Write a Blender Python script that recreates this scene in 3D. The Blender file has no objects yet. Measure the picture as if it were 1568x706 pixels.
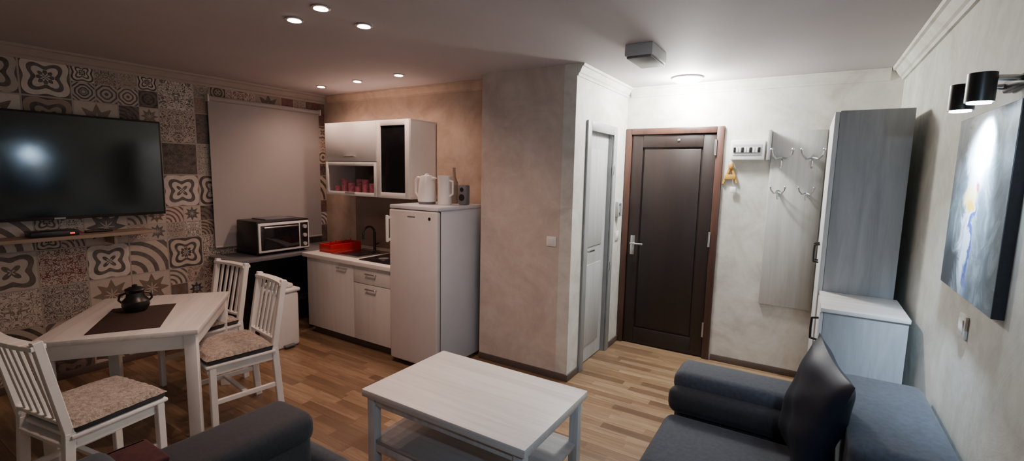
import bpy, bmesh, math, random
from mathutils import Vector, Matrix
random.seed(3)
PI = math.pi

# ------------------------------------------------------------------ node helpers
class NT:
    def __init__(s, name):
        s.m = bpy.data.materials.new(name); s.m.use_nodes = True
        s.t = s.m.node_tree; s.t.nodes.clear()
        s.out = s.t.nodes.new('ShaderNodeOutputMaterial')
        s.tc = None
    def put(s, sock, v):
        if v is None: return
        if isinstance(v, bpy.types.NodeSocket): s.t.links.new(v, sock)
        else: sock.default_value = v
    def node(s, ty, **kw):
        n = s.t.nodes.new(ty)
        for k, v in kw.items(): setattr(n, k, v)
        return n
    def co(s):
        if s.tc is None: s.tc = s.node('ShaderNodeTexCoord')
        return s.tc.outputs['Object']
    def math(s, op, a, b=None, c=None):
        n = s.node('ShaderNodeMath', operation=op)
        s.put(n.inputs[0], a); s.put(n.inputs[1], b); s.put(n.inputs[2], c)
        return n.outputs[0]
    def sep(s, v):
        n = s.node('ShaderNodeSeparateXYZ'); s.put(n.inputs[0], v); return n.outputs
    def comb(s, x, y, z):
        n = s.node('ShaderNodeCombineXYZ')
        s.put(n.inputs[0], x); s.put(n.inputs[1], y); s.put(n.inputs[2], z); return n.outputs[0]
    def scale(s, v, sc):
        n = s.node('ShaderNodeMapping'); s.put(n.inputs[0], v); n.inputs['Scale'].default_value = sc
        return n.outputs[0]
    def noise(s, v, sc, det=4, rough=.5, dist=0):
        n = s.node('ShaderNodeTexNoise'); s.put(n.inputs['Vector'], v)
        n.inputs['Scale'].default_value = sc; n.inputs['Detail'].default_value = det
        n.inputs['Roughness'].default_value = rough; n.inputs['Distortion'].default_value = dist
        return n.outputs[0]
    def white(s, v):
        n = s.node('ShaderNodeTexWhiteNoise', noise_dimensions='3D'); s.put(n.inputs['Vector'], v)
        return n.outputs
    def ramp(s, f, stops, const=False):
        n = s.node('ShaderNodeValToRGB'); s.put(n.inputs[0], f)
        e = n.color_ramp.elements
        if const: n.color_ramp.interpolation = 'CONSTANT'
        while len(e) < len(stops): e.new(.5)
        for i, (p, c) in enumerate(stops):
            e[i].position = p; e[i].color = (*c, 1)
        return n.outputs[0]
    def mix(s, f, a, b, mode='MIX'):
        n = s.node('ShaderNodeMix', data_type='RGBA', blend_type=mode)
        if isinstance(a, tuple) and len(a) == 3: a = (*a, 1)
        if isinstance(b, tuple) and len(b) == 3: b = (*b, 1)
        s.put(n.inputs[0], f); s.put(n.inputs[6], a); s.put(n.inputs[7], b)
        return n.outputs[2]
    def bsdf(s, col, rough=.5, metal=0, bump=None, bstr=.2, bdist=.01, spec=None, coat=0, sheen=0):
        n = s.node('ShaderNodeBsdfPrincipled')
        if isinstance(col, tuple) and len(col) == 3: col = (*col, 1)
        s.put(n.inputs['Base Color'], col); s.put(n.inputs['Roughness'], rough)
        n.inputs['Metallic'].default_value = metal
        if spec is not None: n.inputs['Specular IOR Level'].default_value = spec
        n.inputs['Coat Weight'].default_value = coat
        n.inputs['Sheen Weight'].default_value = sheen
        if bump is not None:
            b = s.node('ShaderNodeBump'); s.put(b.inputs['Height'], bump)
            b.inputs['Strength'].default_value = bstr; b.inputs['Distance'].default_value = bdist
            s.t.links.new(b.outputs[0], n.inputs['Normal'])
        s.t.links.new(n.outputs[0], s.out.inputs[0])
        return s.m

def simple(name, col, rough=.5, metal=0, var=.08, sc=8, **kw):
    n = NT(name)
    f = n.noise(n.co(), sc, 3)
    a = tuple(max(0, c*(1-var)) for c in col); b = tuple(min(1, c*(1+var)) for c in col)
    return n.bsdf(n.ramp(f, [(.3, a), (.7, b)]), rough, metal, **kw)

def plaster(name, c1, c2, c3, bstr=.25):
    n = NT(name)
    f = n.noise(n.co(), 2.6, 6, .65, 1.2)
    g = n.noise(n.co(), 14, 4, .6)
    h = n.math('ADD', n.math('MULTIPLY', f, .75), n.math('MULTIPLY', g, .25))
    col = n.ramp(h, [(.38, c1), (.5, c2), (.62, c3)])
    return n.bsdf(col, .62, bump=h, bstr=bstr, bdist=.01)

def wood(name, c1, c2, axis, rough=.45, fine=1.0):
    n = NT(name)
    sc = [28*fine]*3; sc[axis] = 1.6
    f = n.noise(n.scale(n.co(), sc), 1.0, 6, .65, .6)
    g = n.noise(n.scale(n.co(), [s*.25 for s in sc]), 1.0, 2, .5)
    h = n.math('ADD', n.math('MULTIPLY', f, .65), n.math('MULTIPLY', g, .35))
    return n.bsdf(n.ramp(h, [(.36, c1), (.6, c2)]), rough, bump=h, bstr=.08, bdist=.003)

def emis(name, col, st):
    n = NT(name); e = n.node('ShaderNodeEmission')
    e.inputs[0].default_value = (*col, 1); e.inputs[1].default_value = st
    n.t.links.new(e.outputs[0], n.out.inputs[0]); return n.m

# ------------------------------------------------------------------ materials
m_bath = plaster('plaster_rose', (.50,.41,.36), (.57,.48,.42), (.64,.55,.49))
m_kit  = plaster('plaster_peach', (.44,.32,.24), (.51,.38,.29), (.57,.44,.35))
m_hall = plaster('plaster_cream', (.52,.505,.455), (.63,.615,.565), (.71,.695,.65), .35)
m_right = plaster('plaster_ivory', (.46,.455,.40), (.56,.555,.495), (.64,.635,.575), .35)
m_ceil = simple('ceiling_paint', (.48,.44,.455), .75, var=.03, sc=2)
m_crown = simple('crown_paint', (.38,.33,.30), .6, var=.03)
m_base = simple('baseboard_brown', (.10,.075,.065), .5)
m_splash = simple('backsplash', (.22,.165,.14), .35, var=.1, sc=3)

def wallpaper():
    n = NT('patchwork_tile_wallpaper'); T = .27
    x, y, z = n.sep(n.co())
    u0 = n.math('DIVIDE', n.math('ADD', y, .07), T); v0 = n.math('DIVIDE', n.math('ADD', z, .1), T)
    big = n.white(n.comb(n.math('FLOOR', u0), n.math('FLOOR', v0), 2.1))[0]
    gt = lambda a, b: n.math('GREATER_THAN', a, b)
    su = n.math('ADD', 1, gt(big, .72))
    u = n.math('MULTIPLY', u0, su); v = n.math('MULTIPLY', v0, su)
    iu = n.math('FLOOR', u); iv = n.math('FLOOR', v)
    fu = n.math('SUBTRACT', n.math('SUBTRACT', u, iu), .5)
    fv = n.math('SUBTRACT', n.math('SUBTRACT', v, iv), .5)
    w = n.white(n.comb(iu, iv, n.math('MULTIPLY', su, 5.9))); R1 = w[0]; R2, R3, R4 = n.sep(w[1])
    ax = n.math('ABSOLUTE', fu); ay = n.math('ABSOLUTE', fv)
    r = n.math('SQRT', n.math('ADD', n.math('MULTIPLY', fu, fu), n.math('MULTIPLY', fv, fv)))
    ang = n.math('ARCTAN2', fv, fu)
    k = n.math('ADD', n.math('MULTIPLY', R4, 14), 17)
    petn = n.math('MULTIPLY', n.math('ROUND', n.math('ADD', n.math('MULTIPLY', R2, 2), 1)), 4)
    pA = gt(n.math('SINE', n.math('MULTIPLY', r, k)), .1)
    pet = n.math('MULTIPLY', n.math('COSINE', n.math('MULTIPLY', ang, petn)), .08)
    pB = gt(n.math('SINE', n.math('MULTIPLY', n.math('ADD', r, pet), k)), .2)
    cu = n.math('ADD', fu, .5); cv = n.math('ADD', fv, .5)
    rc = n.math('SQRT', n.math('ADD', n.math('MULTIPLY', cu, cu), n.math('MULTIPLY', cv, cv)))
    pC = gt(n.math('SINE', n.math('MULTIPLY', rc, n.math('ADD', k, 2))), .25)
    nz = n.noise(n.comb(ax, ay, n.math('MULTIPLY', R2, 40)), 7, 1.2, .5, 1.2)
    pD = gt(n.math('SINE', n.math('MULTIPLY', nz, 34)), .15)
    ny = n.noise(n.comb(ax, fv, n.math('MULTIPLY', R2, 33)), 6, 1, .5, 1.6)
    pE = gt(n.math('SINE', n.math('MULTIPLY', ny, 30)), .3)
    star = n.math('ADD', r, n.math('MULTIPLY', n.math('ABSOLUTE', n.math('SINE', n.math('MULTIPLY', ang, 4))), .20))
    pG = n.math('SUBTRACT', n.math('LESS_THAN', star, .46), n.math('LESS_THAN', star, .20))
    pF = gt(n.math('SINE', n.math('MULTIPLY', n.math('MAXIMUM', n.math('ADD', ax, ay), n.math('MULTIPLY', r, 1.3)), k)), .2)
    sel = lambda th, a, b: n.math('ADD', n.math('MULTIPLY', gt(R1, th), b), n.math('MULTIPLY', n.math('SUBTRACT', 1, gt(R1, th)), a))
    p = sel(.06, pA, sel(.22, pB, sel(.31, pC, sel(.56, pD, sel(.75, pE, sel(.90, pG, pF))))))
    med = n.math('MULTIPLY', n.math('LESS_THAN', r, n.math('ADD', .13, n.math('MULTIPLY', pet, .7))), gt(R4, .6))
    p = n.math('ABSOLUTE', n.math('SUBTRACT', p, med))
    fg = n.ramp(R2, [(0, (.025,.02,.02)), (.28, (.15,.022,.02)), (.46, (.05,.042,.04)), (.70, (.14,.09,.06)), (.82, (.03,.03,.04))], True)
    bg = n.ramp(R3, [(0, (.54,.47,.40)), (.26, (.66,.60,.54)), (.52, (.46,.41,.36)), (.72, (.33,.25,.19)), (.86, (.13,.095,.08))], True)
    amt = n.math('ADD', .80, n.math('MULTIPLY', R4, .18))
    col = n.mix(n.math('MULTIPLY', p, amt), bg, fg)
    edge = gt(n.math('MAXIMUM', ax, ay), .480)
    col = n.mix(edge, col, (.40,.35,.31))
    worn = n.ramp(n.noise(n.co(), 22, 5, .7), [(.42,(0,0,0)),(.72,(1,1,1))])
    col = n.mix(n.math('MULTIPLY', worn, .35), col, (.32,.27,.24))
    return n.bsdf(col, .55)
m_wallpaper = wallpaper()

def floor_mat():
    n = NT('laminate_planks')
    x, y, z = n.sep(n.co())
    W = .068; L = .48
    row = n.math('FLOOR', n.math('DIVIDE', y, W))
    off = n.math('MULTIPLY', n.white(n.comb(row, 1.7, 0))[0], 5)
    col_i = n.math('FLOOR', n.math('ADD', n.math('DIVIDE', x, L), off))
    rnd = n.white(n.comb(row, col_i, 4.2))[0]
    g = n.noise(n.scale(n.comb(x, y, n.math('MULTIPLY', rnd, 9)), (2.2, 30, 1)), 1.0, 6, .7, 1.0)
    base = n.ramp(rnd, [(0, (.155,.090,.05)), (.3, (.25,.155,.085)), (.65, (.33,.215,.12)), (1, (.42,.29,.175))])
    base = n.mix(n.ramp(g, [(.38, (0,0,0)), (.64, (1,1,1))]), n.mix(.55, base, (.09,.05,.03)), base)
    fy = n.math('FRACT', n.math('DIVIDE', y, W*3))
    seam = n.math('LESS_THAN', fy, .012)
    base = n.mix(seam, base, (.06,.04,.03))
    return n.bsdf(base, .36, bump=g, bstr=.06, bdist=.002)
m_floor = floor_mat()

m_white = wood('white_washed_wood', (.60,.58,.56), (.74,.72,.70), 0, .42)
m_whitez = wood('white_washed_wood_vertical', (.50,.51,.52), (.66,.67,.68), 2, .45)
m_shelfg = wood('table_shelf_wood', (.30,.29,.29), (.42,.41,.41), 0, .45)
m_ward = wood('grey_wood', (.26,.275,.29), (.38,.395,.41), 2, .5, .6)
m_kcab = wood('kitchen_front', (.66,.63,.61), (.72,.69,.67), 2, .25)
m_counter = simple('countertop', (.80,.77,.74), .3, var=.04)
m_wpaint = simple('white_lacquer', (.78,.76,.73), .4, var=.03)
m_gwhite = simple('gloss_white_front', (.88,.86,.84), .3, var=.02)
m_fridge = simple('fridge_enamel', (.60,.61,.65), .28, var=.02)
m_fridged = simple('fridge_door_enamel', (.62,.58,.58), .3, var=.02)
m_plastic = simple('white_plastic', (.80,.79,.77), .35, var=.02)
m_black = simple('black_plastic', (.012,.012,.013), .35)
m_screen = simple('tv_screen_glass', (.004,.005,.005), .10, spec=.4)
m_gloss = simple('black_glass', (.01,.01,.012), .08)
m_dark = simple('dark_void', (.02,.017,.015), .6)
m_doorf = wood('mahogany_frame', (.050,.022,.016), (.085,.036,.025), 2, .4)
m_door = wood('mahogany_dark', (.012,.007,.006), (.021,.011,.009), 2, .45)
m_metal = simple('brushed_steel', (.6,.6,.6), .3, 1)
m_greyf = simple('door_frame_grey', (.28,.29,.29), .45)
m_leaf = wood('door_leaf_grey', (.36,.37,.37), (.46,.47,.47), 2, .45)
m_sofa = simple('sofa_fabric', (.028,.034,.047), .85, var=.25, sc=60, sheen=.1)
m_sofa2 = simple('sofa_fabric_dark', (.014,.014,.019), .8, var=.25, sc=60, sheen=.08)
m_pillow = simple('pillow_satin', (.007,.011,.023), .5, var=.2, sc=20)
m_seatpad = simple('seat_pad_dark', (.04,.037,.04), .85)
def fluffy():
    n = NT('fluffy_beige'); f = n.noise(n.co(), 55, 5, .7)
    return n.bsdf(n.ramp(f, [(.35, (.24,.18,.14)), (.65, (.60,.50,.42))]), .95, bump=f, bstr=.9, bdist=.02, sheen=.3)
m_fluff = fluffy()
m_runner = simple('runner_cloth', (.04,.02,.016), .8, var=.3, sc=90)
m_red = simple('red_plastic', (.42,.012,.012), .35)
m_throw = simple('maroon_throw', (.05,.009,.010), .9, var=.3, sc=40)
m_shelf = wood('shelf_oak', (.27,.20,.15), (.38,.29,.22), 1, .5)
m_blind = simple('blind_fabric', (.40,.37,.36), .8, var=.03, sc=3)
m_pink = simple('pink_ceramic', (.85,.20,.32), .4, var=.4, sc=40)
m_gold = simple('gold_wood', (.45,.24,.04), .45)
m_grey = simple('grey_box', (.14,.14,.15), .5)
m_lgrey = simple('light_grey_box', (.42,.42,.42), .5)
m_panelc = wood('coat_panel', (.46,.46,.44), (.58,.58,.56), 2, .5)
def glass():
    n = NT('cabinet_glass'); a = n.node('ShaderNodeBsdfTransparent'); b = n.node('ShaderNodeBsdfGlossy')
    a.inputs[0].default_value = (.88,.85,.85,1); b.inputs['Roughness'].default_value = .08
    mx = n.node('ShaderNodeMixShader'); mx.inputs[0].default_value = .06
    n.t.links.new(a.outputs[0], mx.inputs[1]); n.t.links.new(b.outputs[0], mx.inputs[2])
    n.t.links.new(mx.outputs[0], n.out.inputs[0]); return n.m
m_glass = glass()
WARM = (1.0,.64,.49); COOL = (.60,.79,1.0); HALL = (1.0,.985,.93)
e_warm = emis('spot_glow', (1,.88,.80), 60)
e_hall = emis('hall_lamp_glow', (1,.99,.95), 140)
e_cool = emis('cool_bulb_glow', (.75,.9,1), 90)
e_red = emis('led_red', (1,.05,.03), 2)

# ------------------------------------------------------------------ mesh builder
class Mesh:
    def __init__(s, name, loc=(0,0,0), rot=0):
        s.name = name; s.bm = bmesh.new(); s.mats = []; s.loc = loc; s.rot = rot
    def mi(s, m):
        if m not in s.mats: s.mats.append(m)
        return s.mats.index(m)
    def add(s, tmp, mat, M=None):
        if M is not None: bmesh.ops.transform(tmp, matrix=M, verts=tmp.verts)
        i = s.mi(mat); mp = {}
        for v in tmp.verts: mp[v] = s.bm.verts.new(v.co)
        for f in tmp.faces:
            try: nf = s.bm.faces.new([mp[v] for v in f.verts]); nf.material_index = i
            except ValueError: pass
        tmp.free()
    def box(s, lo, hi, mat, bev=.0, seg=2, M=None):
        t = bmesh.new(); bmesh.ops.create_cube(t, size=1)
        sz = [hi[k]-lo[k] for k in range(3)]; c = [(hi[k]+lo[k])/2 for k in range(3)]
        for v in t.verts: v.co = Vector([v.co[k]*sz[k] for k in range(3)])
        if bev > 0:
            bev = min(bev, min(sz)*.49)
            bmesh.ops.bevel(t, geom=t.edges[:], offset=bev, segments=seg, profile=.5, affect='EDGES')
        T = Matrix.Translation(c)
        s.add(t, mat, (M @ T) if M is not None else T)
    def cyl(s, p0, p1, r0, mat, r1=None, seg=20):
        r1 = r0 if r1 is None else r1
        p0 = Vector(p0); p1 = Vector(p1); d = p1-p0
        t = bmesh.new()
        bmesh.ops.create_cone(t, cap_ends=True, segments=seg, radius1=r0, radius2=r1, depth=d.length)
        M = Matrix.Translation((p0+p1)/2) @ d.to_track_quat('Z', 'Y').to_matrix().to_4x4()
        s.add(t, mat, M)
    def bar(s, p0, p1, w, h, mat, bev=.003, up='Y'):
        p0 = Vector(p0); p1 = Vector(p1); d = p1-p0
        M = Matrix.Translation((p0+p1)/2) @ d.to_track_quat('Z', up).to_matrix().to_4x4()
        s.box((-w/2,-h/2,-d.length/2), (w/2,h/2,d.length/2), mat, bev, 1, M)
    def sph(s, c, r, mat, sc=(1,1,1), seg=20):
        t = bmesh.new(); bmesh.ops.create_uvsphere(t, u_segments=seg, v_segments=seg//2+2, radius=r)
        M = Matrix.Translation(c) @ Matrix.Diagonal((*sc, 1))
        s.add(t, mat, M)
    def lathe(s, prof, c, mat, seg=28):
        t = bmesh.new(); rings = []
        for r, z in prof:
            rings.append([t.verts.new((max(r,.0005)*math.cos(2*PI*i/seg), max(r,.0005)*math.sin(2*PI*i/seg), z)) for i in range(seg)])
        for a, b in zip(rings, rings[1:]):
            for i in range(seg): t.faces.new((a[i], a[(i+1)%seg], b[(i+1)%seg], b[i]))
        t.faces.new(rings[0][::-1]); t.faces.new(rings[-1])
        s.add(t, mat, Matrix.Translation(c))
    def tube(s, pts, r, mat, seg=10):
        for a, b in zip(pts, pts[1:]): s.cyl(a, b, r, mat, seg=seg)
        for p in pts[1:-1]: s.sph(p, r, mat, seg=8)
    def prof(s, pts, axis, a, b, mat):
        t = bmesh.new()
        def mk(p, k):
            if axis == 0: return (k, p[0], p[1])
            if axis == 1: return (p[0], k, p[1])
            return (p[0], p[1], k)
        A = [t.verts.new(mk(p, a)) for p in pts]; B = [t.verts.new(mk(p, b)) for p in pts]
        n = len(pts)
        for i in range(n): t.faces.new((A[i], A[(i+1)%n], B[(i+1)%n], B[i]))
        t.faces.new(A[::-1]); t.faces.new(B)
        bmesh.ops.recalc_face_normals(t, faces=t.faces)
        s.add(t, mat)
    def pillow(s, M, w, h, th, mat, n=18):
        t = bmesh.new(); g = {}
        for side in (1, -1):
            for i in range(n+1):
                for j in range(n+1):
                    x = -1+2*i/n; y = -1+2*j/n
                    if side == -1 and (abs(x) == 1 or abs(y) == 1): g[(side,i,j)] = g[(1,i,j)]; continue
                    k = ((1-abs(x)**2.6)*(1-abs(y)**2.6))**.5
                    px = x*(1-.09*(1-y*y)); py = y*(1-.09*(1-x*x))
                    wr = .05*math.sin(5*x+3*y)*k+.03*math.sin(9*y-4*x)*k
                    g[(side,i,j)] = t.verts.new((px*w/2, py*h/2, side*th/2*k+wr*th))
            for i in range(n):
                for j in range(n):
                    q = [g[(side,i,j)], g[(side,i+1,j)], g[(side,i+1,j+1)], g[(side,i,j+1)]]
                    if side == -1: q.reverse()
                    t.faces.new(q)
        s.add(t, mat, M)
    def done(s, ang=35):
        me = bpy.data.meshes.new(s.name); s.bm.normal_update(); s.bm.to_mesh(me); s.bm.free()
        for m in s.mats: me.materials.append(m)
        for p in me.polygons: p.use_smooth = True
        me.set_sharp_from_angle(angle=math.radians(ang))
        o = bpy.data.objects.new(s.name, me); bpy.context.scene.collection.objects.link(o)
        o.location = s.loc; o.rotation_euler = (0,0,s.rot)
        return o

def light(kind, name, loc, energy, col, parent=None, size=.05, target=None, spot=None, blend=.5):
    l = bpy.data.lights.new(name, kind); l.energy = energy; l.color = col
    if kind == 'AREA': l.shape = 'DISK'; l.size = size
    else: l.shadow_soft_size = size
    if spot: l.spot_size = math.radians(spot); l.spot_blend = blend
    o = bpy.data.objects.new(name, l); bpy.context.scene.collection.objects.link(o)
    o.location = loc
    if target is not None:
        o.rotation_euler = (Vector(target)-Vector(loc)).to_track_quat('-Z', 'Y').to_euler()
    if parent:
        o.parent = parent
        o.matrix_parent_inverse = Matrix.Translation(parent.location).inverted()
    return o

# ------------------------------------------------------------------ room shell
XL, XR, YB, YK, YW, YD, CH = -4.6, .50, -1.2, 3.40, 3.20, 4.33, 2.385
XH = -1.475; XN = -2.31
def slab(name, parts, mat):
    b = Mesh(name)
    for lo, hi in parts: b.box(lo, hi, mat)
    return b.done()
slab('floor', [((XL-.1,YB-.1,-.1), (XR+.1,YD+.1,0))], m_floor)
slab('ceiling', [((XL-.1,YB-.1,CH), (XR+.1,YD+.1,CH+.1))], m_ceil)
slab('wall_left', [((XL-.1,YB-.1,0), (XL,YK+.1,CH))], m_wallpaper)
slab('wall_right', [((XR,YB-.1,0), (XR+.1,YD+.1,CH))], m_right)
slab('wall_rear', [((XL,YB-.1,0), (XR,YB,CH))], m_right)
slab('wall_kitchen', [((XL,YK,0), (XN+.1,YK+.1,CH))], m_kit)
slab('wall_bathroom', [((XN,YW,0), (XH-.1,YW+.1,CH)), ((XN,YW+.1,0), (XN+.1,YK,CH))], m_bath)
DY0, DY1, DZ = 3.46, 3.99, 1.95
slab('wall_hall_near', [((XH-.1,YW,0), (XH,DY0,CH))], m_hall)
slab('wall_hall_far', [((XH-.1,DY1,0), (XH,YD,CH))], m_hall)
slab('wall_hall_lintel', [((XH-.1,DY0,DZ), (XH,DY1,CH))], m_hall)
slab('wall_entry_left', [((XH-.1,YD,0), (-1.473,YD+.1,CH))], m_hall)
slab('wall_entry_lintel', [((-1.473,YD,2.021), (-.634,YD+.1,CH))], m_hall)
slab('wall_entry_right', [((-.634,YD,0), (XR,YD+.1,CH))], m_hall)

def cp(sx):
    return [(0,CH-.085), (sx*.012,CH-.085), (sx*.018,CH-.068), (sx*.03,CH-.06), (sx*.055,CH-.022), (sx*.07,CH-.018), (sx*.075,CH-.001), (0,CH-.001)]
t = Mesh('trim_1'); t.prof([(XL+.001+p[0],p[1]) for p in cp(1)], 1, YB, YK, m_crown); t.done(20)
t = Mesh('trim_2'); t.prof([(XR-.001+p[0],p[1]) for p in cp(-1)], 1, YB, YD, m_hall); t.done(20)
t = Mesh('trim_3'); t.prof([(YK-.001+p[0],p[1]) for p in cp(-.5)], 0, XL+.08, XN-.002, m_kit); t.done(20)
t = Mesh('trim_4'); t.prof([(XH+.001+p[0],p[1]) for p in cp(.7)], 1, YW, YD-.03, m_hall); t.done(20)
t = Mesh('trim_5'); t.prof([(YD-.001+p[0],p[1]) for p in cp(-.5)], 0, XH+.03, XR-.08, m_hall); t.done(20)
b = Mesh('baseboard_bathroom'); b.box((XN,YW-.012,0), (XH+.012,YW-.001,.055), m_base, .003); b.done()
b = Mesh('baseboard_hall'); b.box((XH+.001,YW,0), (XH+.012,3.39,.055), m_base, .003); b.box((XH+.001,4.06,0), (XH+.012,YD,.055), m_base, .003); b.done()
b = Mesh('baseboard_door'); b.box((-.62,YD-.012,0), (XR-.42,YD-.001,.055), m_base, .003); b.done()
b = Mesh('baseboard_right'); b.box((XR-.012,YB,0), (XR-.001,.9,.055), m_base, .003); b.done()
b = Mesh('baseboard_left'); b.box((XL+.001,YB,0), (XL+.012,YK,.055), m_base, .003); b.done()

# ------------------------------------------------------------------ entrance door
d = Mesh('door_1')
F0 = YD-.025
d.box((-1.472,F0,0), (-1.418,YD+.07,2.02), m_doorf, .006)
d.box((-.692,F0,0), (-.635,YD+.07,2.02), m_doorf, .006)
d.box((-1.418,F0,1.965), (-.692,YD+.07,2.02), m_doorf, .006)
d.box((-1.418,YD+.015,.01), (-.692,YD+.06,1.965), m_door)
ly = YD+.016
d.box((-1.415,YD-.005,.01), (-1.315,ly,1.96), m_door, .004)
d.box((-.795,YD-.005,.01), (-.695,ly,1.96), m_door, .004)
d.box((-1.315,YD-.005,1.85), (-.795,ly,1.96), m_door, .004)
d.box((-1.315,YD-.005,.01), (-.795,ly,.16), m_door, .004)
d.box((-1.30,YD+.004,.175), (-.81,ly,1.835), m_door, .008)
d.box((-1.385,YD-.012,.86), (-1.345,YD-.004,1.04), m_metal, .003)
d.cyl((-1.365,YD-.01,.97), (-1.365,YD-.055,.97), .010, m_metal)
d.bar((-1.375,YD-.055,.97), (-1.255,YD-.055,.97), .02, .014, m_metal)
d.cyl((-1.365,YD-.01,.90), (-1.365,YD-.022,.90), .012, m_metal)
for z in (.2,1.0,1.78): d.cyl((-.694,YD-.03,z), (-.694,YD-.03,z+.13), .009, m_metal)
d.box((-1.01,YD-.012,1.9), (-.99,YD-.004,1.92), m_metal, .002)
d.done()
d = Mesh('door_2')
d.box((XH-.09,DY0+.001,0), (XH-.001,DY0+.02,DZ-.001), m_greyf); d.box((XH-.09,DY1-.02,0), (XH-.001,DY1-.001,DZ-.001), m_greyf)
d.box((XH+.001,DY0-.06,0), (XH+.018,DY0+.015,DZ+.06), m_greyf, .005)
d.box((XH+.001,DY1-.015,0), (XH+.018,DY1+.06,DZ+.06), m_greyf, .005)
d.box((XH+.001,DY0+.015,DZ-.015), (XH+.018,DY1-.015,DZ+.06), m_greyf, .005)
d.box((XH-.075,DY0+.02,.01), (XH-.035,DY1-.02,DZ-.005), m_leaf)
for z0,z1 in ((.15,.85),(1.0,1.8)): d.box((XH-.037,DY0+.1,z0), (XH-.028,DY1-.1,z1), m_leaf, .006)
d.cyl((XH-.035,DY0+.06,.98), (XH+.02,DY0+.06,.98), .009, m_metal); d.bar((XH+.015,DY0+.05,.98), (XH+.015,DY0+.16,.98), .014,.016, m_metal)
d.box((XH+.015,3.97,.75),(XH+.022,3.985,.83), m_metal); d.box((XH+.015,3.97,1.6),(XH+.022,3.985,1.68), m_metal)
d.done()

# ------------------------------------------------------------------ tv wall
t = Mesh('television')
t.box((XL+.05,.46,1.20), (XL+.085,1.79,1.95), m_black, .006)
t.box((XL+.083,.475,1.222), (XL+.0865,1.775,1.935), m_screen)
t.box((XL+.0005,.9,1.4), (XL+.055,1.35,1.75), m_black, .01)
t.box((XL+.083,1.1,1.203), (XL+.089,1.16,1.215), m_lgrey)
t.done()
t = Mesh('wall_shelf')
t.box((XL+.001,.3,1.065), (XL+.22,1.66,1.09), m_shelf, .003)
for yy in (.6,1.4): t.box((XL+.001,yy,1.0), (XL+.18,yy+.02,1.064), m_shelf, .002)
t.done()
t = Mesh('set_top_box')
t.box((XL+.04,.95,1.091), (XL+.19,1.2,1.128), m_black, .004); t.box((XL+.1895,1.15,1.105), (XL+.192,1.175,1.115), e_red); t.done()
t = Mesh('remote_control'); t.box((XL+.06,1.26,1.091), (XL+.11,1.42,1.108), m_black, .005); t.box((XL+.075,1.28,1.108),(XL+.095,1.3,1.111), m_red); t.done()
t = Mesh('roller_blind')
t.box((XL+.02,2.19,.86), (XL+.026,3.31,2.2), m_blind)
t.cyl((XL+.03,2.19,2.2), (XL+.03,3.31,2.2), .022, m_blind)
t.cyl((XL+.023,2.19,.86), (XL+.023,3.31,.86), .011, m_blind)
for yy in (2.18,3.31): t.box((XL,yy,2.17),(XL+.055,yy+.01,2.23), m_wpaint)
t.done()

# ------------------------------------------------------------------ worktop under oven + oven
t = Mesh('corner_worktop')
t.box((XL+.03,2.12,.76), (-4.12,3.38,.79), m_grey, .003)
t.box((XL+.03,2.16,0), (XL+.06,2.2,.76), m_black); t.box((-4.2,2.14,0), (-4.16,2.18,.76), m_black, .003)
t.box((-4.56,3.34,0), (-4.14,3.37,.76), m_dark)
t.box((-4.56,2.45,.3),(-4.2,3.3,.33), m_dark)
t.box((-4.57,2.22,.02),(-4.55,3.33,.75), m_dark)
t.done()
o = Mesh('toaster_oven')
X0, X1, Y0, Y1, Z0, Z1 = -4.53, -4.19, 2.36, 2.89, .80, 1.11
o.box((X0,Y0,Z0+.01), (X1,Y1,Z1), m_black, .012)
for yy in (Y0+.05,Y1-.05):
    for xx in (X0+.04,X1-.04): o.cyl((xx,yy,.7905), (xx,yy,Z0+.015), .013, m_black)
o.box((X1-.004,Y0+.010,Z0+.020), (X1+.010,Y1-.010,Z1-.018), m_plastic, .008)
o.box((X1+.006,Y0+.030,Z0+.040), (X1+.014,Y1-.118,Z1-.040), m_gloss, .006)
o.box((X1+.006,Y1-.108,Z0+.036), (X1+.013,Y1-.022,Z1-.036), m_black, .004)
o.bar((X1+.038,Y0+.05,Z1-.058), (X1+.038,Y1-.14,Z1-.058), .012, .012, m_metal)
for yy in (Y0+.06,Y1-.15): o.cyl((X1+.01,yy,Z1-.058), (X1+.038,yy,Z1-.058), .005, m_metal)
for zz in (.865,.95,1.035): o.cyl((X1+.012,Y1-.065,zz), (X1+.032,Y1-.065,zz), .018, m_lgrey)
o.box((X0+.05,Y0+.12,Z1), (X1-.06,Y1-.12,Z1+.012), m_grey, .003)
o.done()
w = Mesh('waste_bin')
w.box((-4.10,2.28,.0), (-3.83,2.52,.50), m_plastic, .03, 4)
w.box((-4.11,2.27,.50), (-3.82,2.53,.535), m_plastic, .015, 3)
w.box((-4.07,2.31,.535), (-3.86,2.49,.575), m_wpaint, .03, 4)
w.box((-3.84,2.35,.02), (-3.79,2.45,.035), m_grey, .004)
w.done()

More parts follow.
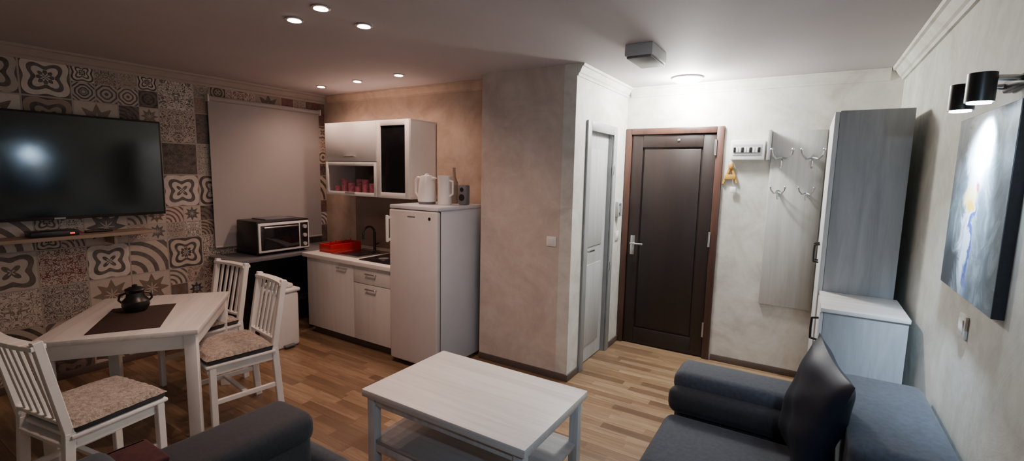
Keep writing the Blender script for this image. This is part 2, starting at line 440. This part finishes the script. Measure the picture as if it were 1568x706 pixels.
# ------------------------------------------------------------------ base kitchen
k = Mesh('kitchen_base_cabinet')
KX0, KX1, KF = -4.05, -2.885, 2.755
k.box((KX0,KF+.02,.08), (KX1,YK-.002,.76), m_kcab)
k.box((KX0+.02,KF+.06,0), (KX1-.01,YK-.002,.08), m_base)
k.box((KX0-.03,KF-.03,.76), (KX1+.005,YK-.002,.797), m_counter, .005)
k.box((KX0+.004,KF,.085), (-3.385,KF+.02,.755), m_kcab, .003)
k.box((-3.38,KF,.085), (KX1-.004,KF+.02,.60), m_kcab, .003)
k.box((-3.38,KF,.605), (KX1-.004,KF+.02,.755), m_kcab, .003)
for (a,z) in ((-3.52,.71),(-3.14,.70),(-3.14,.565)):
    k.bar((a-.065,KF-.025,z), (a+.065,KF-.025,z), .012, .012, m_metal)
    for q in (-.055,.055): k.cyl((a+q,KF,z), (a+q,KF-.025,z), .005, m_metal)
k.done()
s = Mesh('wall_backsplash'); s.box((-4.1,YK-.008,.80), (-2.9,YK-.001,1.34), m_splash); s.done()
s = Mesh('kitchen_sink')
s.box((-3.80,2.84,.7975), (-3.42,3.24,.803), m_metal, .003)
s.box((-3.76,2.88,.8035), (-3.46,3.16,.805), m_gloss, .001)
s.cyl((-3.6,3.2,.80), (-3.6,3.2,.99), .014, m_black)
pts = [(-3.6,3.2,.98)]+[(-3.6,3.2-.07+.07*math.cos(a),.98+.07*math.sin(a)) for a in [i*PI/8 for i in range(0,9)]]+[(-3.6,3.06,.93)]
s.tube(pts, .010, m_black)
s.bar((-3.6,3.2,.86), (-3.53,3.2,.89), .012,.012, m_black)
s.done()
h = Mesh('electric_hob')
h.box((-3.36,2.80,.7975), (-2.96,3.22,.806), m_gloss, .003)
for c,r in (((-3.16,2.91),.075),((-3.16,3.1),.09)):
    h.cyl((c[0],c[1],.806), (c[0],c[1],.816), r, m_black, r*.95)
    h.cyl((c[0],c[1],.816), (c[0],c[1],.817), r*.6, m_grey)
h.done()
r_ = Mesh('dish_rack')
r_.box((-4.0,2.86,.7975), (-3.82,3.22,.81), m_red, .004)
for a,bb in (((-4.0,2.86,.81),(-3.985,3.22,.875)),((-3.835,2.86,.81),(-3.82,3.22,.875)),((-3.985,2.86,.81),(-3.835,2.875,.875)),((-3.985,3.205,.81),(-3.835,3.22,.875))):
    r_.box(a,bb,m_red,.003)
for i in range(5):
    r_.cyl((-3.91,2.92+.06*i,.805), (-3.91,2.925+.06*i,.90), .005, m_red, seg=8)
r_.done()

# ------------------------------------------------------------------ upper cabinets
u = Mesh('kitchen_wall_cabinet')
UX0, UXM, UX1, UF, UB, U0, U1 = -4.11, -3.38, -2.97, 3.06, YK-.002, 1.345, 2.045
T = .018
u.box((UX0,UF,U1-T), (UX1,UB,U1), m_wpaint); u.box((UX0,UF,U0), (UX1,UB,U0+T), m_wpaint)
for xx in (UX0, UXM-T/2, UX1-T): u.box((xx,UF,U0+T), (xx+T,UB,U1-T), m_gwhite)
u.box((UX0,UB-.01,U0+T), (UX1,UB-.001,U1-T), m_dark)
u.box((UX0+T,UF+.01,1.66), (UXM-T/2,UB-.01,1.675), m_wpaint)
u.box((UXM+T/2,UF+.03,1.7), (UX1-T,UB-.01,1.71), m_dark)
def framed(x0,x1,z0,z1,fr,mat,g):
    y0, y1 = UF-.02, UF-.001
    u.box((x0,y0,z0),(x0+fr,y1,z1),mat,.002); u.box((x1-fr,y0,z0),(x1,y1,z1),mat,.002)
    u.box((x0+fr,y0,z0),(x1-fr,y1,z0+fr),mat,.002); u.box((x0+fr,y0,z1-fr),(x1-fr,y1,z1),mat,.002)
    u.box((x0+fr,y0+.008,z0+fr),(x1-fr,y0+.012,z1-fr),g)
u.box((UX0+.002,UF-.02,1.675), (UXM-.003,UF-.001,U1-.002), m_gwhite, .003)
framed(UX0+.002,UXM-.003,U0+.002,1.668,.035,m_gwhite,m_glass)
framed(UXM+.002,UX1-.002,U0+.002,U1-.002,.05,m_gwhite,m_gloss)
u.bar((-3.80,UF-.045,1.72), (-3.66,UF-.045,1.72), .014,.02, m_metal)
for q in (-3.79,-3.67): u.cyl((q,UF-.02,1.72),(q,UF-.045,1.72),.005,m_metal)
u.bar((-3.80,UF-.04,1.375), (-3.66,UF-.04,1.375), .012,.016, m_metal)
for i in range(12):
    cx = -4.0+i*.05; hh = .07+.035*((i*7)%3)
    u.lathe([(.02,0),(.03,.01),(.034,hh),(.03,hh),(.026,.015)], (cx,UF+.04+.06*(i%2),U0+T+.001), m_pink, 14)
u.done()

# ------------------------------------------------------------------ fridge
f = Mesh('refrigerator')
FX0, FX1, FF, FB, FH = -2.865, -2.36, 2.70, 3.30, 1.325
f.box((FX0,FF+.055,.03), (FX1,FB,FH-.03), m_fridge, .006)
f.box((FX0-.005,FF+.01,FH-.03), (FX1+.005,FB,FH), m_fridge, .008)
f.box((FX0+.005,FF+.05,.03), (FX1-.005,FF+.06,FH-.035), m_dark)
f.box((FX0,FF,.045), (FX1,FF+.05,FH-.036), m_fridged, .012, 3)
for xx in (FX0+.05,FX1-.05):
    for yy in (FF+.1,FB-.05): f.cyl((xx,yy,0),(xx,yy,.035),.02,m_black)
f.box((FX0-.006,FF-.035,1.02), (FX0+.02,FF-.018,1.24), m_plastic, .006)
for z in (1.03,1.21): f.box((FX0,FF-.02,z),(FX0+.016,FF+.003,z+.02), m_plastic)
f.cyl((-2.43,FF+.001,1.235),(-2.43,FF-.004,1.235),.012,m_black)
f.box((-2.66,FF-.002,1.235),(-2.58,FF+.001,1.245), m_grey)
f.done()
k = Mesh('electric_kettle', (-2.70,2.97,FH+.001))
k.lathe([(.07,0),(.072,.018),(.072,.02)], (0,0,0), m_grey)
k.lathe([(.075,.02),(.078,.05),(.068,.16),(.056,.22),(.05,.232),(.02,.238),(.012,.25),(0,.252)], (0,0,0), m_plastic)
k.tube([(-.055,0,.21),(-.10,0,.215),(-.125,0,.19),(-.125,0,.09),(-.10,0,.06),(-.07,0,.06)], .012, m_plastic)
k.prof([(.045,.19),(.095,.215),(.055,.226)], 1, -.02, .02, m_plastic)
k.done()
k = Mesh('plastic_jug', (-2.535,3.0,FH+.001))
k.lathe([(.055,0),(.058,.01),(.052,.16),(.055,.225),(.058,.235),(.05,.236),(.01,.236)], (0,0,0), m_wpaint)
k.tube([(.05,0,.2),(.085,0,.19),(.085,0,.09),(.052,0,.07)], .008, m_wpaint)
k.done()
k = Mesh('wine_bottle', (-2.60,3.2,FH+.001)); k.lathe([(.034,0),(.037,.01),(.037,.17),(.015,.23),(.013,.30),(.015,.305),(0,.306)], (0,0,0), m_shelf); k.done()
k = Mesh('radio_speaker', (-2.42,3.11,FH+.001)); k.box((-.04,-.03,0),(.04,.03,.165), m_grey, .01); k.cyl((0,-.031,.06),(0,-.034,.06),.028,m_black); k.cyl((0,-.031,.125),(0,-.034,.125),.018,m_black); k.done()

# ------------------------------------------------------------------ coffee table
c = Mesh('coffee_table')
a0,a1,b0,b1,zt = -1.917,-.915,1.60,2.262,.45
c.box((a0,b0,zt-.04), (a1,b1,zt), m_white, .004)
for xx in (a0+.02,a1-.07):
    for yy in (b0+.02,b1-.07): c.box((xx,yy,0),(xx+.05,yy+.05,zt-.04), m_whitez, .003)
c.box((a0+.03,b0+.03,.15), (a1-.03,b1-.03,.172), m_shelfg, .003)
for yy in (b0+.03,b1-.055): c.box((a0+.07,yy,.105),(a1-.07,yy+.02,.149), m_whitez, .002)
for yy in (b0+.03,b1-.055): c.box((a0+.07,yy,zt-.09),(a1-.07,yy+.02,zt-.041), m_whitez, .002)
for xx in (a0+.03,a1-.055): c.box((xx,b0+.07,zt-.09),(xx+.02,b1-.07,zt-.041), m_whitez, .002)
c.done()

# ------------------------------------------------------------------ dining table
TH = .69
t = Mesh('dining_table', (-3.42,1.215,0), math.radians(-37))
lx, ly_ = .90, .74
t.box((-lx/2,-ly_/2,TH-.03),(lx/2,ly_/2,TH), m_white, .004)
for sx in (-1,1):
    for sy in (-1,1):
        x = sx*(lx/2-.045); y = sy*(ly_/2-.045)
        t.box((x-.03,y-.03,0),(x+.03,y+.03,TH-.03), m_wpaint, .004)
for sy in (-1,1): t.box((-lx/2+.075,sy*(ly_/2-.03)-.01,TH-.11),(lx/2-.075,sy*(ly_/2-.03)+.01,TH-.03), m_wpaint, .002)
for sx in (-1,1): t.box((sx*(lx/2-.03)-.01,-ly_/2+.075,TH-.11),(sx*(lx/2-.03)+.01,ly_/2-.075,TH-.03), m_wpaint, .002)
t.done()
t = Mesh('table_placemat', (-3.35,1.13,TH+.001), math.radians(-31))
t.box((-.26,-.165,0),(.26,.165,.004), m_runner, .001); t.done()
t = Mesh('ceramic_jar', (-3.50,1.19,TH+.006), 1.2)
t.lathe([(.04,0),(.055,.004),(.072,.035),(.07,.065),(.048,.09),(.044,.115),(.054,.135),(.05,.14),(.03,.15),(.012,.152),(.014,.164),(0,.168)], (0,0,0), m_black)
for sg in (-1,1): t.tube([(sg*.045,0,.115),(sg*.075,0,.105),(sg*.082,0,.075),(sg*.065,0,.055)], .006, m_black)
t.done()

# ------------------------------------------------------------------ chairs (front = +Y local)
def chair(x, y, rot, dz=.88):
    c = Mesh('dining_chair', (x,y,0), rot); W = .19
    for sx in (-1,1):
        c.bar((sx*(W-.005),.18,0),(sx*(W-.005),.18,.42), .034,.034, m_wpaint)
        c.bar((sx*(W-.01),-.21,0),(sx*(W-.01),-.18,.45), .032,.04, m_wpaint)
        c.bar((sx*(W-.01),-.18,.44),(sx*(W-.01),-.255,dz), .03,.036, m_wpaint)
        c.bar((sx*(W-.01),-.185,.2),(sx*(W-.01),.18,.2), .018,.03, m_wpaint)
        c.bar((sx*(W-.01),-.185,.395),(sx*(W-.01),.18,.395), .02,.05, m_wpaint)
    c.bar((-W,.18,.395),(W,.18,.395), .05,.02, m_wpaint); c.bar((-W,-.18,.395),(W,-.18,.395), .05,.02, m_wpaint)
    c.bar((-W,-.005,.2),(W,-.005,.2), .03,.018, m_wpaint)
    c.box((-.205,-.18,.42),(.205,.215,.438), m_wpaint, .006)
    c.box((-.20,-.165,.439),(.20,.21,.475), m_seatpad, .016, 3)
    t = bmesh.new(); n = 22
    g = [[None]*(n+1) for _ in range(n+1)]
    for i in range(n+1):
        for j in range(n+1):
            a = -1+2*i/n; b = -1+2*j/n
            e = (1-abs(a)**8)*(1-abs(b)**8)
            zz = .470+.030*e**.5+random.uniform(-.003,.003)*e
            g[i][j] = t.verts.new((a*.205+random.uniform(-.003,.003), .022+b*.19+random.uniform(-.003,.003), zz))
    for i in range(n):
        for j in range(n): t.faces.new((g[i][j],g[i+1][j],g[i+1][j+1],g[i][j+1]))
    c.add(t, m_fluff)
    def yb(z): return -.18-.075*(z-.44)/(dz-.44)
    for k2 in range(6):
        xa = -W+k2*2*W/6; xb = xa+2*W/6
        cv = lambda q: -.018*(1-(q/W)**2)
        c.bar((xa,yb(dz-.02)+cv(xa),dz-.025),(xb+.002,yb(dz-.02)+cv(xb),dz-.025), .055,.02, m_wpaint, .002)
    c.bar((-W,yb(.50),.50),(W,yb(.50),.50), .03,.018, m_wpaint)
    for k2 in range(5):
        q = -.115+k2*.0575
        c.bar((q,yb(.5),.50),(q,yb(dz-.04)-.015*(1-(q/W)**2),dz-.04), .022,.012, m_wpaint, .002)
    return c.done()
chair(-3.05, 1.53, math.radians(180-8))
chair(-3.71, 1.64, math.radians(180+4))
chair(-2.82, .76, math.radians(10))

# ------------------------------------------------------------------ sofas
def sofa(name, M, L, arms=(True,True), backs=2, bolster=True, arm_h=.62, ay=.01, tcush=False):
    s = Mesh(name)
    def bx(lo,hi,m,b): s.box(lo,hi,m,b,4,M)
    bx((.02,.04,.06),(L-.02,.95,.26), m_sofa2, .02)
    for xx in (.08,L-.08):
        for yy in (.1,.85): s.box((xx-.03,yy-.03,0),(xx+.03,yy+.03,.06), m_black, .003, 1, M)
    n = backs; x0 = .27 if arms[0] else .03; x1 = L-.27 if arms[1] else L-.03
    w_ = (x1-x0)/n
    for i in range(n):
        bx((x0+i*w_+.004,.0,.25),(x0+(i+1)*w_-.004,.72,.43), m_sofa, .05)
        e0 = .20 if (i==0 and arms[0]) else 0; e1 = .20 if (i==n-1 and arms[1]) else 0
        bx((x0+i*w_+.004-e0,.70,.36),(x0+(i+1)*w_-.004+e1,1.0,.74-.03*i), m_sofa, .04)
    if tcush: bx((x1-.1,.0,.25),(L-.02,.10,.43), m_sofa, .045)
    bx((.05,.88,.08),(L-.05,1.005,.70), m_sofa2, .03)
    for k2, on in enumerate(arms):
        if not on: continue
        q0, q1 = ((0,.24) if k2 == 0 else (L-.24,L))
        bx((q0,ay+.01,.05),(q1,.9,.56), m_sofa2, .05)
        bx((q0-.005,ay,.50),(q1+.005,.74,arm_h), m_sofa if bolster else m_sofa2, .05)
        i0 = .20 if k2 == 0 else L-.20-.10
        if bolster: bx((i0,.0,.42),(i0+.10,.68,.555), m_sofa2, .05)
    return s.done()
MR = Matrix.Translation((-.52,2.62,0)) @ Matrix.Rotation(-PI/2,4,'Z')
sofa('sofa', MR, 1.6, (True,True), 2)
ML = Matrix.Translation((-.68,1.20,0)) @ Matrix.Rotation(PI,4,'Z')
sofa('sofa', ML, 1.17, (False,True), 1, False, .63, .08, True)
t = Mesh('throw_blanket')
t.box((-1.888,.40,.30),(-1.857,.64,.658), m_throw, .012, 3)
t.box((-1.888,.40,.636),(-1.70,.64,.658), m_throw, .010, 3)
t.done()
p = Mesh('throw_pillow')
Mp = Matrix.Translation((.085,2.12,.70)) @ Matrix.Rotation(math.radians(-71),4,'Z') @ Matrix.Rotation(math.radians(82),4,'X') @ Matrix.Rotation(math.radians(-13),4,'Z')
p.pillow(Mp, .36,.50,.15, m_pillow); p.done(60)

# ------------------------------------------------------------------ wardrobe and low cabinet
w = Mesh('wardrobe')
w.box((.115,3.295,.02),(.445,4.20,1.985), m_ward, .002)
w.box((.135,3.31,0),(.44,4.18,.02), m_black)
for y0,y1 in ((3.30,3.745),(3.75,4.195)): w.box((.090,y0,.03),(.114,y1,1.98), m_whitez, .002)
for yy in (3.70,3.80):
    w.tube([(.09,yy,1.05),(.062,yy,1.055),(.060,yy,1.11),(.062,yy,1.165),(.09,yy,1.17)], .006, m_black)
w.done()
w = Mesh('shoe_cabinet')
w.box((.115,2.85,.02),(.455,3.285,.925), m_ward, .002)
w.box((.10,2.84,.925),(.46,3.288,.945), m_white, .002)
w.box((.135,2.87,0),(.44,3.27,.02), m_black)
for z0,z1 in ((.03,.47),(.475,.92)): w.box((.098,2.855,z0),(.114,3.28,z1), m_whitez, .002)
for zz in (.36,.75): w.tube([(.098,2.93,zz),(.068,2.93,zz+.005),(.066,2.93,zz+.06),(.068,2.93,zz+.115),(.098,2.93,zz+.12)], .006, m_black)
w.done()

# ------------------------------------------------------------------ hall things
h = Mesh('coat_rack')
h.box((-.28,YD-.02,.57),(.085,YD-.002,1.97), m_panelc, .003)
h.box((-.305,YD-.12,1.74),(-.282,YD-.002,1.97), m_lgrey, .002)
def hook(x,z,s_):
    y = YD-.02
    h.cyl((x,y,z),(x,y-.008,z),.02*s_,m_metal)
    for sx in (-1,1):
        h.tube([(x,y-.006,z),(x+sx*.03*s_,y-.04*s_,z-.01),(x+sx*.05*s_,y-.07*s_,z+.015*s_),(x+sx*.055*s_,y-.08*s_,z+.04*s_)], .006*s_, m_metal, 8)
        h.sph((x+sx*.055*s_,y-.08*s_,z+.045*s_),.010*s_,m_metal,seg=10)
    h.tube([(x,y-.006,z-.015),(x,y-.04*s_,z-.06*s_),(x,y-.07*s_,z-.05*s_),(x,y-.08*s_,z-.02*s_)], .006*s_, m_metal, 8)
for x in (-.20,.0): hook(x,1.76,1.3)
for x in (-.21,-.02): hook(x,1.49,.9)
h.done()
b = Mesh('fuse_box')
b.box((-.575,YD-.06,1.74),(-.325,YD,1.90), m_plastic, .008)
b.box((-.555,YD-.064,1.775),(-.345,YD-.058,1.865), m_lgrey, .003)
for i in range(10): b.box((-.55+i*.02,YD-.07,1.80),(-.535+i*.02,YD-.062,1.84), m_black if i%3==0 else m_wpaint, .001)
b.done()
b = Mesh('key_holder')
kx,kz = -.565,1.60
b.bar((kx,YD-.012,kz+.10),(kx-.055,YD-.012,kz-.06), .018,.018, m_gold); b.bar((kx,YD-.012,kz+.10),(kx+.05,YD-.012,kz-.05), .018,.018, m_gold)
b.box((kx-.045,YD-.025,kz-.02),(kx+.04,YD,kz+.02), m_gold, .004); b.sph((kx,YD-.02,kz+.09),.022,m_gold,(1,.6,1.3))
b.tube([(kx+.02,YD-.02,kz-.01),(kx+.025,YD-.02,kz-.09)],.004,m_metal); b.box((kx+.005,YD-.028,kz-.13),(kx+.05,YD-.018,kz-.08), m_plastic, .003)
b.done()
def switch(name, lo, hi, ax, sgn):
    b = Mesh(name); b.box(lo,hi,m_plastic,.003)
    c = [(lo[i]+hi[i])/2 for i in range(3)]; l2 = list(lo); h2 = list(hi)
    for i in range(3):
        if i != ax: l2[i] = c[i]+(lo[i]-c[i])*.62; h2[i] = c[i]+(hi[i]-c[i])*.62
    if sgn < 0: l2[ax] = lo[ax]-.004; h2[ax] = lo[ax]+.002
    else: l2[ax] = hi[ax]-.002; h2[ax] = hi[ax]+.004
    b.box(tuple(l2),tuple(h2),m_wpaint,.002); b.done()
switch('light_switch', (-1.68,YW-.01,1.045),(-1.60,YW-.0,1.12), 1,-1)
switch('light_switch', (XR-.01,2.16,1.06),(XR-.0,2.24,1.14), 0,-1)
switch('light_switch', (XH+.0,4.14,1.0),(XH+.01,4.22,1.08), 0,1)
b = Mesh('door_intercom'); b.box((XH,4.12,1.22),(XH+.03,4.19,1.36), m_lgrey, .006); b.bar((XH+.04,4.155,1.23),(XH+.04,4.155,1.35),.025,.02,m_lgrey); b.box((XH+.025,4.14,1.24),(XH+.035,4.17,1.26),m_black); b.box((XH+.025,4.14,1.32),(XH+.035,4.17,1.34),m_black); b.done()

b = Mesh('emergency_light')
b.box((-1.02,2.88,CH-.07),(-.85,3.20,CH), m_lgrey, .006)
b.box((-1.01,2.89,CH-.085),(-.86,3.19,CH-.069), m_grey, .006); b.done()

# ------------------------------------------------------------------ lamps
l = Mesh('ceiling_lamp', (-.90,4.04,CH))
l.lathe([(.115,0),(.12,-.010),(.115,-.014)], (0,0,0), m_wpaint, 36)
l.lathe([(.112,-.014),(.108,-.024),(.09,-.034),(.05,-.040),(0,-.042)][::-1], (0,0,0), e_hall, 36)
lo = l.done()
light('POINT','hall_bulb',(-.90,4.04,CH-.12),74,HALL,lo,.07)

def spot(x,y,e=18):
    s = Mesh('recessed_spotlight', (x,y,CH))
    s.lathe([(.045,0),(.047,-.006),(.03,-.010),(.028,-.004)], (0,0,0), m_metal, 24)
    s.lathe([(.034,-.0105),(.001,-.0105)], (0,0,0), e_warm, 20)
    o = s.done()
    light('SPOT','halogen',(x,y,CH-.03),e,WARM,o,.03,(x,y,0),155,1.0)
for x,y in ((-4.05,2.97),(-3.50,2.94),(-2.955,2.91)): spot(x,y,24)
for x,y in ((-2.39,1.60),(-2.10,1.55),(-2.14,1.85)): spot(x,y,30)

def wall_lamp(yc, tgt, e1, e2):
    z = 1.872; X = XR
    w = Mesh('wall_lamp')
    w.box((X-.022,yc-.11,z+.0),(X,yc+.09,z+.035), m_black, .005)
    for q,zz in ((.10,0),(-.10,.0)):
        w.cyl((X-.02,yc+q*.8,z+.02),(X-.08,yc+q,z+.02+zz), .009, m_metal)
        w.cyl((X-.11,yc+q,z-.045+zz),(X-.11,yc+q,z+.035+zz), .033, m_black)
        w.cyl((X-.11,yc+q,z-.046+zz),(X-.11,yc+q,z-.049+zz), .027, e_cool)
    o = w.done()
    light('SPOT','lamp_bulb',(X-.11,yc+.10,z-.06),e1,COOL,o,.025,(X-.01,yc+.16,1.66),100,1.0)
    light('SPOT','lamp_bulb',(X-.11,yc-.10,z-.06),e2,COOL,o,.025,tgt,130,.9)
wall_lamp(1.98,(.1,2.1,.4),210,12)
wall_lamp(.40,(-.5,2.6,.5),8,42)

# ------------------------------------------------------------------ painting
def painting_mat():
    n = NT('painting_canvas'); x,y,z = n.sep(n.co())
    u = n.math('DIVIDE', n.math('SUBTRACT', 2.47, y), .62); v = n.math('DIVIDE', n.math('SUBTRACT', z, 1.21), .62)
    nz = n.noise(n.co(), 7, 6, .65, 1.5); nf = n.noise(n.co(), 30, 5, .7)
    bg = n.ramp(nz, [(.3,(.05,.065,.08)), (.5,(.11,.135,.15)), (.68,(.24,.28,.30))])
    nx = n.math('ADD', u, n.math('MULTIPLY', n.math('SUBTRACT', nz, .5), .35))
    def blob(cx,cy,rx,ry,lo=.5,hi=1.0):
        a = n.math('DIVIDE', n.math('SUBTRACT', nx, cx), rx); b = n.math('DIVIDE', n.math('SUBTRACT', v, cy), ry)
        r = n.math('SQRT', n.math('ADD', n.math('MULTIPLY', a, a), n.math('MULTIPLY', b, b)))
        return n.ramp(r, [(lo,(1,1,1)),(hi,(0,0,0))])
    col = n.mix(blob(.46,.82,.26,.28), bg, (.74,.78,.82))  # picture's white top, lightened with the wall lamp's hotspot painted into the colour
    col = n.mix(blob(.44,.35,.13,.42), col, (.50,.55,.61))
    col = n.mix(blob(.14,.10,.22,.26), col, (.02,.024,.028))
    col = n.mix(blob(.50,.30,.05,.38), col, (.03,.06,.24))
    col = n.mix(blob(.40,.54,.13,.10), col, (.62,.50,.24))
    col = n.mix(blob(.41,.50,.065,.055), col, (.62,.34,.03))
    col = n.mix(blob(.52,.60,.05,.035), col, (.30,.08,.06))
    col = n.mix(n.math('MULTIPLY', nf, .4), col, n.mix(.5,col,(.02,.03,.05)))
    return n.bsdf(col, .5)
m_paint = painting_mat()
p = Mesh('wall_painting')
p.box((XR-.028,1.85,1.21),(XR,2.47,1.83), m_sofa2, .001)
p.box((XR-.0295,1.852,1.212),(XR-.0275,2.468,1.828), m_paint); p.done()

# ------------------------------------------------------------------ world + camera
w = bpy.data.worlds.new('world'); bpy.context.scene.world = w; w.use_nodes = True
w.node_tree.nodes['Background'].inputs[0].default_value = (.5,.5,.6,1)
w.node_tree.nodes['Background'].inputs[1].default_value = .02

yaw, pit, roll = math.radians(32), math.radians(7), math.atan(.0208)
F = Vector((-math.sin(yaw)*math.cos(pit), math.cos(yaw)*math.cos(pit), -math.sin(pit)))
R0 = Vector((math.cos(yaw), math.sin(yaw), 0)); U0 = R0.cross(F)
R = R0*math.cos(roll)+U0*math.sin(roll); U = -R0*math.sin(roll)+U0*math.cos(roll)
cam = bpy.data.cameras.new('camera'); co = bpy.data.objects.new('camera', cam)
bpy.context.scene.collection.objects.link(co)
Mx = Matrix((R, U, -F)).transposed().to_4x4(); Mx.translation = Vector((0,0,1.6))
co.matrix_world = Mx
cam.sensor_width = 36; cam.lens = 723/1568*36; cam.clip_start = .02
bpy.context.scene.camera = co
